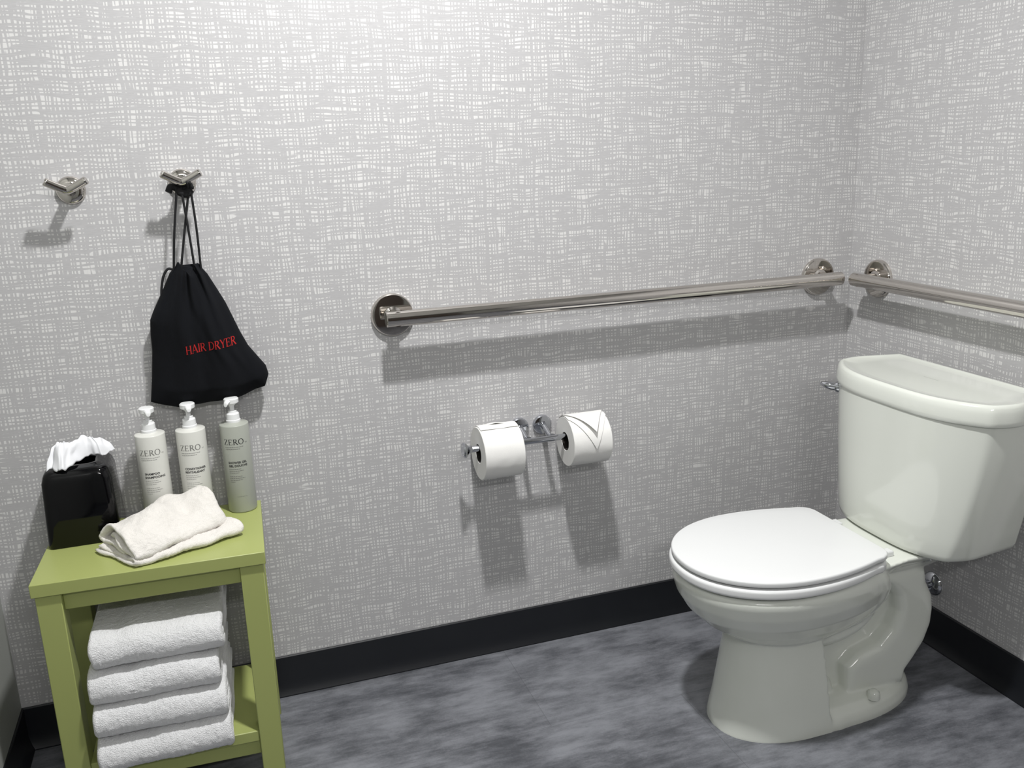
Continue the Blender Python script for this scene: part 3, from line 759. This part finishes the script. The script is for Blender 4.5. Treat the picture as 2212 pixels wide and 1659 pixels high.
# ---------------------------------------------------------------- pump bottles
BR, BH = 0.0280, 0.1815
def bottle(c, mb, label, lines, turn):
    c = Vector(c)
    t = thing('pump_bottle', tuple(c), label, 'pump bottle', 'pump bottles on the green side table')
    obj('bottle_body', G().lathe([(BR-0.003, 0), (BR-0.0008, 0.0008), (BR, 0.003), (BR, BH-0.0016), (BR-0.0003, BH-0.0006), (BR-0.0012, BH), (BR-0.006, BH+0.0010), (0.015, BH+0.0024), (0.013, BH+0.0036), (0.0115, BH+0.004)], c, n=72), mb, t, angle=0.9)
    h = BH+0.003
    obj('pump_collar', G().lathe([(0.0138, h), (0.0140, h+0.0015), (0.0140, h+0.0045), (0.0128, h+0.0055), (0.0124, h+0.0165), (0.0112, h+0.0180), (0.0085, h+0.0188), (0.0082, h+0.0225), (0.0055, h+0.0232)], c, n=48), M_PUMP, t, angle=0.5)
    hd = G().lathe([(0.0045, h+0.020), (0.0044, h+0.030), (0.0052, h+0.033), (0.0085, h+0.036), (0.0140, h+0.0395), (0.0143, h+0.0468), (0.0125, h+0.0486), (0.0001, h+0.0492)], c, n=40)
    a = math.radians(turn); dr = Vector((math.cos(a), math.sin(a), 0)); sd = Vector((-dr.y, dr.x, 0)); z = Vector((0, 0, 1))
    R = []
    for k, hw, zt, zb in ((0.0, 0.0075, 0.0486, 0.0395), (0.012, 0.0066, 0.0484, 0.0395), (0.0165, 0.0055, 0.0470, 0.0385), (0.0195, 0.0045, 0.0440, 0.0365), (0.0205, 0.0036, 0.0410, 0.0350)):
        p = c+dr*k
        R.append([p+sd*hw*math.cos(2*math.pi*i/12)+z*(h+(zt+zb)/2+(zt-zb)/2*math.sin(2*math.pi*i/12)) for i in range(12)])
    hd.rings(R)
    obj('pump_head', hd, M_PUMP, t, angle=0.7)
    # print: faces the camera
    face = math.atan2(-1.88-c.y, -1.53-c.x) - 0.10
    def wrap(g, polys, x0, z0, s, off=0.00025):
        for p in polys:
            g.add([c+Vector((math.cos(face+(x0+x*s)/BR)*(BR+off), math.sin(face+(x0+x*s)/BR)*(BR+off), z0+y*s)) for x, y in p], [tuple(range(len(p)))])
    q, wd = serif('ZERO', 0.10)
    g = G(); wrap(g, q, -0.0215, 0.1440, 0.0112)
    o = obj('brand_print', g, M_INK2 if mb is M_BOTTLE else M_INK, t, smooth=False)
    g = G(); q, wd = plain('TM'); wrap(g, q, -0.0215+0.0112*3.75, 0.1445, 0.0026)
    def bars(g, x0, z0, ln, n, hgt, r):
        x = 0
        while x < ln:
            L = r.uniform(0.0016, 0.0042); L = min(L, ln-x)
            m = max(1, int(L/0.0015))
            for k in range(m): wrap(g, [[(0, 0), (1, 0), (1, 1), (0, 1)]] if False else [[(x+L*k/m, 0), (x+L*(k+1)/m, 0), (x+L*(k+1)/m, hgt), (x+L*k/m, hgt)]], x0, z0, 1)
            x += L+0.0007
    r = random.Random(3)
    obj('trademark_print', g, M_INK3 if mb is M_BOTTLE else M_INK2, t, smooth=False); g = G()
    bars(g, -0.0200, 0.1385, 0.036, 1, 0.0010, r); bars(g, -0.0200, 0.1345, 0.030, 1, 0.0010, r)
    obj('tagline_print', g, M_INK3 if mb is M_BOTTLE else M_INK2, t, smooth=False); g = G()
    zz_ = 0.0930
    for ln in (0.024, 0.028, 0.020, 0.0, 0.025, 0.030, 0.025, 0.010):
        if ln: bars(g, -0.0165, zz_, ln, 1, 0.0009, r)
        zz_ -= 0.0038
    obj('directions_print', g, M_INK3 if mb is M_BOTTLE else M_INK2, t, smooth=False); g = G()
    bars(g, -0.006, 0.035, 0.019, 1, 0.0005, r)
    obj('volume_print', g, M_INK3 if mb is M_BOTTLE else M_INK2, t, smooth=False)
    g = G()
    for i, tx in enumerate(lines):
        q, wd = plain(tx, 0.03); wrap(g, q, -0.0165, 0.1050-i*0.0068, 0.0043)
    obj('product_print', g, M_INK, t, smooth=False)
bottle(st(0.197, 0.226, SZ), M_BOTTLE, 'white pump bottle lettered SHAMPOO, left of the three beside the tissue box', ('SHAMPOO', 'SHAMPOOING'), -78)
bottle(st(0.2715, 0.228, SZ), M_BOTTLE, 'white pump bottle lettered CONDITIONER, middle of the three on the table', ('CONDITIONER', 'REVITALISANT'), -82)
bottle(st(0.3535, 0.234, SZ), M_BOTTLE3, 'grey pump bottle lettered SHOWER GEL, at the right end of the green table', ('SHOWER GEL', 'GEL DOUCHE'), -125)

# ---------------------------------------------------------------- hair dryer bag
BY = -0.030
LEFT = [(-1.5858, 0.9703), (-1.5953, 0.9604), (-1.6106, 0.9305), (-1.6234, 0.9075), (-1.633, 0.8904), (-1.6409, 0.8732), (-1.6434, 0.8463), (-1.6444, 0.8118), (-1.652, 0.7573), (-1.6591, 0.7133)]
RIGHT = [(-1.5392, 0.967), (-1.527, 0.9536), (-1.513, 0.9254), (-1.4997, 0.897), (-1.4889, 0.8667), (-1.4781, 0.8359), (-1.4659, 0.8075), (-1.4503, 0.7842), (-1.4361, 0.7635), (-1.4324, 0.7458)]
BOT = [(-1.6591, 0.7133), (-1.6354, 0.7056), (-1.6104, 0.6988), (-1.5842, 0.7003), (-1.5579, 0.7009), (-1.5312, 0.7024), (-1.5043, 0.704), (-1.4814, 0.709), (-1.4597, 0.718), (-1.442, 0.7218), (-1.4324, 0.7458)]
def at(L, v):
    f = v*(len(L)-1); i = min(int(f), len(L)-2); k = f-i
    return Vector(L[i])*(1-k)+Vector(L[i+1])*k
def bag_pt(u, v, side):
    l, r = at(LEFT, v), at(RIGHT, v); p = l*(1-u)+r*u
    p = p + (at(BOT, u)-(Vector(LEFT[-1])*(1-u)+Vector(RIGHT[-1])*u))*v**3
    full = math.sin(math.pi*u)**0.55
    depth = (0.010+0.030*math.sin(math.pi*min(1, v*0.62+0.1)))*full*min(1, (1-v)/0.10+0.15)**0.5
    pleat = (math.sin(u*24+0.6)+0.5*math.sin(u*41))*0.0065*math.exp(-v*2.3)*math.sin(math.pi*u)**0.3
    fold = 0.0095*noise.noise(Vector((u*5.5+v*1.2, v*1.4, 2)))*full + 0.0018*noise.noise(Vector((u*14, v*5, 7)))*full
    crease = -0.006*math.exp(-((u-0.40-0.25*v)/0.05)**2)*math.sin(math.pi*v)*0.5
    if side > 0: y = BY-depth-pleat-fold-crease
    else: y = min(-0.0025, BY+depth*0.75)
    top = 0.010*math.exp(-v*14)*(math.sin(u*9.0)-0.2*math.sin(u*24))*(1 if side > 0 else 0.4)
    return Vector((p.x, y, p.y+top))
bag = thing('drawstring_bag', (-1.54, -0.03, 0.72), 'black drawstring bag lettered HAIR DRYER in red, hanging from the right robe hook', 'bag')
NUB, NVB = 90, 80
g = G(); rows = []
for j in range(NVB+1):
    v = j/NVB
    rows.append([bag_pt(i/NUB, v, 1) for i in range(NUB+1)] + [bag_pt(i/NUB, v, -1) for i in range(NUB-1, 0, -1)])
g.rings(rows)
obj('bag_body', g, M_BAG, bag, angle=3)
def bag_inv(x, z):
    """(u,v) whose front point shows at x,z"""
    u, v = 0.5, 0.5
    for _ in range(30):
        p = bag_pt(u, v, 1); pu = bag_pt(min(u+1e-3, 1), v, 1)-p; pv = bag_pt(u, min(v+1e-3, 1), 1)-p
        dx, dz = x-p.x, z-p.z; a, b, c_, d_ = pu.x*1e3, pv.x*1e3, pu.z*1e3, pv.z*1e3; D = a*d_-b*c_
        if abs(D) < 1e-9: break
        u = min(0.97, max(0.03, u+(dx*d_-b*dz)/D*0.8)); v = min(0.97, max(0.03, v+(a*dz-c_*dx)/D*0.8))
    return u, v
q, wd = serif('HAIR DRYER', 0.03)
g = G(); x0, z0, s_ = -1.5825, 0.8070, 0.0165; WT = 0.094/ (wd*s_)
for p in q:
    vs = []
    for x, y in p:
        X = x0+x*s_*WT; Z = z0+y*s_+0.10*(x*s_*WT)
        u, v = bag_inv(X, Z); b = bag_pt(u, v, 1); vs.append(Vector((X, b.y-0.0008, Z)))
    g.add(vs, [(0, 1, 2, 3)])
o_ = obj('lettering', g, M_RED, bag, smooth=False); o_['label'] = 'red embroidered lettering'
# cords
hx, hz = -1.553, 1.127
HK = Vector((hx-0.004, -0.052, hz-0.010))
def cord(pts, r=0.0022): return G().tube(spline(pts, 10), r, n=12)
tops = [(-1.5865, -0.036, 0.967), (-1.5745, -0.040, 0.960), (-1.5490, -0.042, 0.972), (-1.5375, -0.038, 0.974)]
starts = [(hx-0.012, -0.049, hz-0.018), (hx+0.009, -0.047, hz-0.018), (hx-0.002, -0.050, hz-0.020), (hx+0.014, -0.048, hz-0.016)]
pair = [(0, 0), (1, 1), (2, 2), (3, 3)]
for i in range(4):
    a, b = Vector(starts[i]), Vector(tops[i])
    m = a*0.5+b*0.5+Vector((0.0008*(i-1.5), -0.002, 0))
    over = [Vector((a.x*0.7+hx*0.3, -0.0600, hz-0.002)), Vector((a.x*0.5+hx*0.5, -0.040, hz+0.0085))]
    obj('cord', cord([b+Vector((0, 0.004, -0.022)), b, m, a, Vector((a.x, -0.0640, hz+0.000)) if i % 2 else Vector((a.x, -0.040, hz-0.004)), Vector((a.x*0.6+hx*0.4, -0.046, hz+0.011))]), M_CORD, bag)
obj('cord_loop', cord([(-1.5865, -0.034, 0.966), (-1.5965, -0.034, 0.969), (-1.6060, -0.034, 0.957), (-1.6120, -0.034, 0.936), (-1.6150, -0.033, 0.915)], 0.0024), M_CORD, bag)
kn = G()
kn.tube(spline([(hx-0.026, -0.046, hz-0.016), (hx-0.020, -0.044, hz-0.006), (hx-0.008, -0.040, hz-0.010), (hx+0.010, -0.040, hz-0.008), (hx+0.018, -0.042, hz-0.006)], 8), 0.0062, n=14)
kn.tube(spline([(hx-0.010, -0.044, hz-0.014), (hx+0.004, -0.046, hz-0.020), (hx+0.014, -0.044, hz-0.012)], 8), 0.0075, n=14)
obj('cord_knot', kn, M_CORD, bag)
